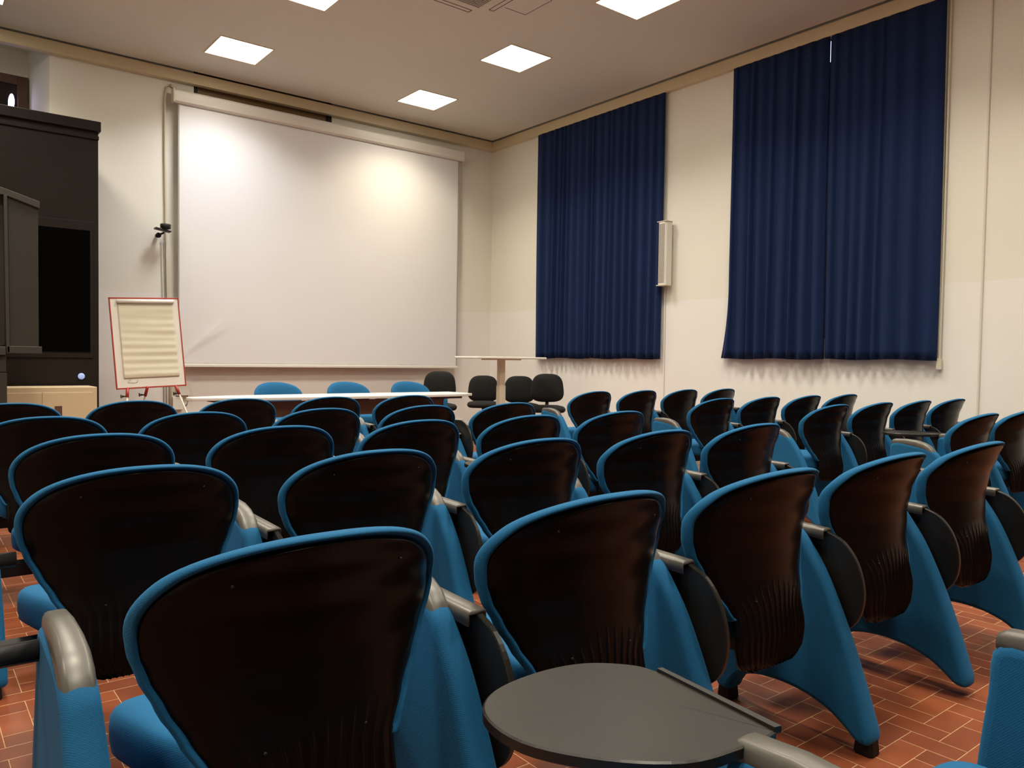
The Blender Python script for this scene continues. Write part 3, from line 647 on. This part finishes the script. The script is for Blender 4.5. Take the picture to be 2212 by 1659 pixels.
# ------------------------------------------------------------------ dark lobby, beige cabinet, grey television cabinet
lo = empty('wooden_lobby', (0.2, 9.2, 0), 'tall dark brown wooden entrance lobby with black glass panel', 'entrance lobby')
MB().box(-1.9, 1.395, -0.38, 0.83, 0, 3.33).obj('body', M_darkwood, lo)
MB().box(-1.9, 1.415, -0.42, 0.83, 3.33, 3.43).box(-1.9, 1.40, -0.40, 0.83, 3.25, 3.29).obj('cornice', M_darkwood, lo, bevel=0.006)
MB().box(0.58, 1.345, -0.395, -0.38, 1.05, 2.42).obj('panel_frame', M_darkwood, lo, bevel=0.004)
MB().box(0.64, 1.315, -0.402, -0.394, 1.11, 2.33).obj('glass_panel', M_glossk, lo)
mb = MB().rings([[(1.235+r*math.cos(2*PI*i/20), y, 0.865+r*math.sin(2*PI*i/20)) for i in range(20)] for r, y in ((0.030, -0.38), (0.032, -0.39), (0.028, -0.398), (0.010, -0.400))]); mb.obj('round_disc', M_bluel, lo, True)  # raised pale blue disc with a weak emission
bc = empty('metal_cabinet', (1.05, 8.30, 0), 'low beige metal cabinet with two doors standing before the dark lobby', 'cabinet')
MB().box(-0.46, 0.435, 0.0, 0.42, 0.05, 0.775).obj('carcass', M_beige, bc, bevel=0.005)
for a, b, h in ((-0.43, -0.025, -0.15), (-0.018, 0.395, 0.11)):
    d_ = MB().box(a, b, -0.008, 0.006, 0.08, 0.725).obj('door', M_beige, bc, bevel=0.002)
    MB().box(h-0.03, h+0.03, -0.012, -0.006, 0.50, 0.60).obj('handle', M_brown, d_)
MB().box(-0.44, 0.41, 0.03, 0.40, 0.0, 0.05).obj('plinth', M_blackp, bc)

tv = empty('television_cabinet', (0.60, 7.55, 0), 'dark grey boxy television housing on a grey pedestal at the left edge', 'television')
top = [(-0.75, 2.40), (0.02, 2.39), (0.10, 2.375), (0.310, 2.335)]
hb = MB()
hb.prism([(-0.75, 1.14), (-0.75, 2.42), (0.02, 2.42), (0.09, 2.41), (0.09, 1.16), (0.07, 1.14)], 1, 0.06, 0.80)
hb.obj('housing', M_grey, tv, bevel=0.008)
sd = MB().prism([(0.110, 1.135), (0.100, 2.37), (0.315, 2.30), (0.315, 1.135)], 1, 0.0, 0.10).obj('side_wing', M_grey, tv, bevel=0.004)
MB().prism([(-0.75, 2.37), (-0.75, 2.43), (0.06, 2.43), (0.325, 2.35), (0.325, 2.29), (0.08, 2.37)], 1, -0.02, 0.05).obj('top_trim', M_grey2, tv, bevel=0.004)
MB().prism([(0.085, 1.09), (0.072, 2.37), (0.098, 2.37), (0.110, 1.09)], 1, -0.02, 0.03).box(0.09, 0.335, -0.02, 0.10, 1.085, 1.145).box(-0.75, 0.08, -0.03, 0.10, 1.07, 1.14).obj('lower_trim', M_grey2, tv, bevel=0.004)
MB().box(-0.70, 0.085, 0.0, 0.7, 0.93, 1.07).box(-0.68, 0.09, 0.0, 0.7, 0.0, 0.925).obj('pedestal', M_grey, tv, bevel=0.006)

# ------------------------------------------------------------------ curtains on the right wall
def curtain(y0, y1, zb, seed, flare=0.0):
    rs = random.Random(seed); ys = [y0]
    while ys[-1] < y1-0.05: ys.append(ys[-1]+rs.uniform(0.07, 0.19))
    ys[-1] = y1
    v = []; f = []; per = 10; nz = 34; prof = []
    for a, b in zip(ys, ys[1:]):
        amp = rs.uniform(0.5, 1.0); sk_ = rs.uniform(0.25, 0.5)
        for k in range(per):
            t = k/per; w = t**(math.log(0.5)/math.log(sk_)); prof.append((a+(b-a)*t, amp*(0.5-0.5*math.cos(2*PI*w)), rs.uniform(-1, 1)))
    prof.append((y1, 0, 0)); n = len(prof)
    for k in range(nz+1):
        w = k/nz; z = zb+(4.418-zb)*w
        for y, a, r in prof:
            dep = 0.016+0.080*(1-w)**0.45
            s = (y-y0)/(y1-y0)
            yy = y+(flare*(1-min(1, w*4))**2*max(0, (s-0.9)*10))+0.012*math.sin(w*3+y*7)*(1-w)
            x = 7.462-0.012-dep*a
            zz = z if k else z-0.006*math.sin(y*9+seed)
            v.append((x, yy, zz))
    for k in range(nz):
        for i in range(n-1): a = k*n+i; f.append((a, a+1, a+n+1, a+n))
    return v, f
def curtain_obj(spans, zb, label, seed, flare=0.0):
    t = empty('curtain', (0, 0, 0), label, 'curtain', 'navy blue window curtains')
    for q, (a, b) in enumerate(spans):
        v, f = curtain(a, b, zb, seed+q, flare if q == len(spans)-1 else 0)
        o = new_obj('curtain_panel', v, f, M_curtain, t, True); s = o.modifiers.new('thickness', 'SOLIDIFY'); s.thickness = 0.004; s.offset = 0
    return t
cn = curtain_obj(((6.44, 7.74), (7.72, 8.87)), 1.122, 'narrower pleated navy curtain, the one nearer the room corner', 11)
cw = curtain_obj(((3.16, 4.268), (4.275, 5.44)), 1.135, 'wide pleated navy curtain on the right wall, nearer the camera', 23, flare=0.09)
MB().tube([(7.47, 3.13, 4.40), (7.47, 3.14, 1.15)], 0.006, 6).tube([(7.47, 3.16, 4.40), (7.47, 3.15, 1.15)], 0.004, 6).box(7.455, 7.485, 3.125, 3.165, 1.05, 1.15).obj('draw_cord', M_cream, cw)
MB().tube([(7.46, 6.50, 4.40), (7.46, 6.505, 1.04)], 0.007, 6).obj('draw_cord', M_cream, cn)
# column loudspeaker
sp = empty('column_loudspeaker', (7.40, 6.37, 2.42), 'slim cream column loudspeaker mounted on the wall between the curtains', 'loudspeaker')
MB().prism([(0.06, 0.072), (-0.030, 0.066), (-0.050, 0.045), (-0.050, -0.045), (-0.030, -0.066), (0.06, -0.072)], 2, -0.385, 0.385).obj('housing', M_white, sp, bevel=0.004)
for a in (-0.030, 0.0, 0.030): MB().box(-0.054, -0.049, a-0.012, a+0.012, -0.36, 0.36).obj('grille_strip', M_slat, sp)
MB().box(-0.056, 0.062, -0.076, 0.076, 0.385, 0.396).box(-0.056, 0.062, -0.076, 0.076, -0.396, -0.385).obj('end_cap', M_cream, sp, bevel=0.003)
MB().box(0.06, 0.10, -0.03, 0.03, -0.06, 0.06).obj('wall_bracket', M_cream, sp)
tag(MB().tube([(7.488, 6.42, 2.02), (7.488, 6.42, 0.14)], 0.007, 6).obj('wall_cable', M_wall), 'thin painted cable running down the wall below the column loudspeaker', 'cable')
tag(MB().tube([(7.49, 2.80, 4.42), (7.49, 2.82, 0.14)], 0.008, 6).obj('cable_conduit', M_base), 'thin vertical cable conduit on the wall right of the wide curtain', 'conduit')
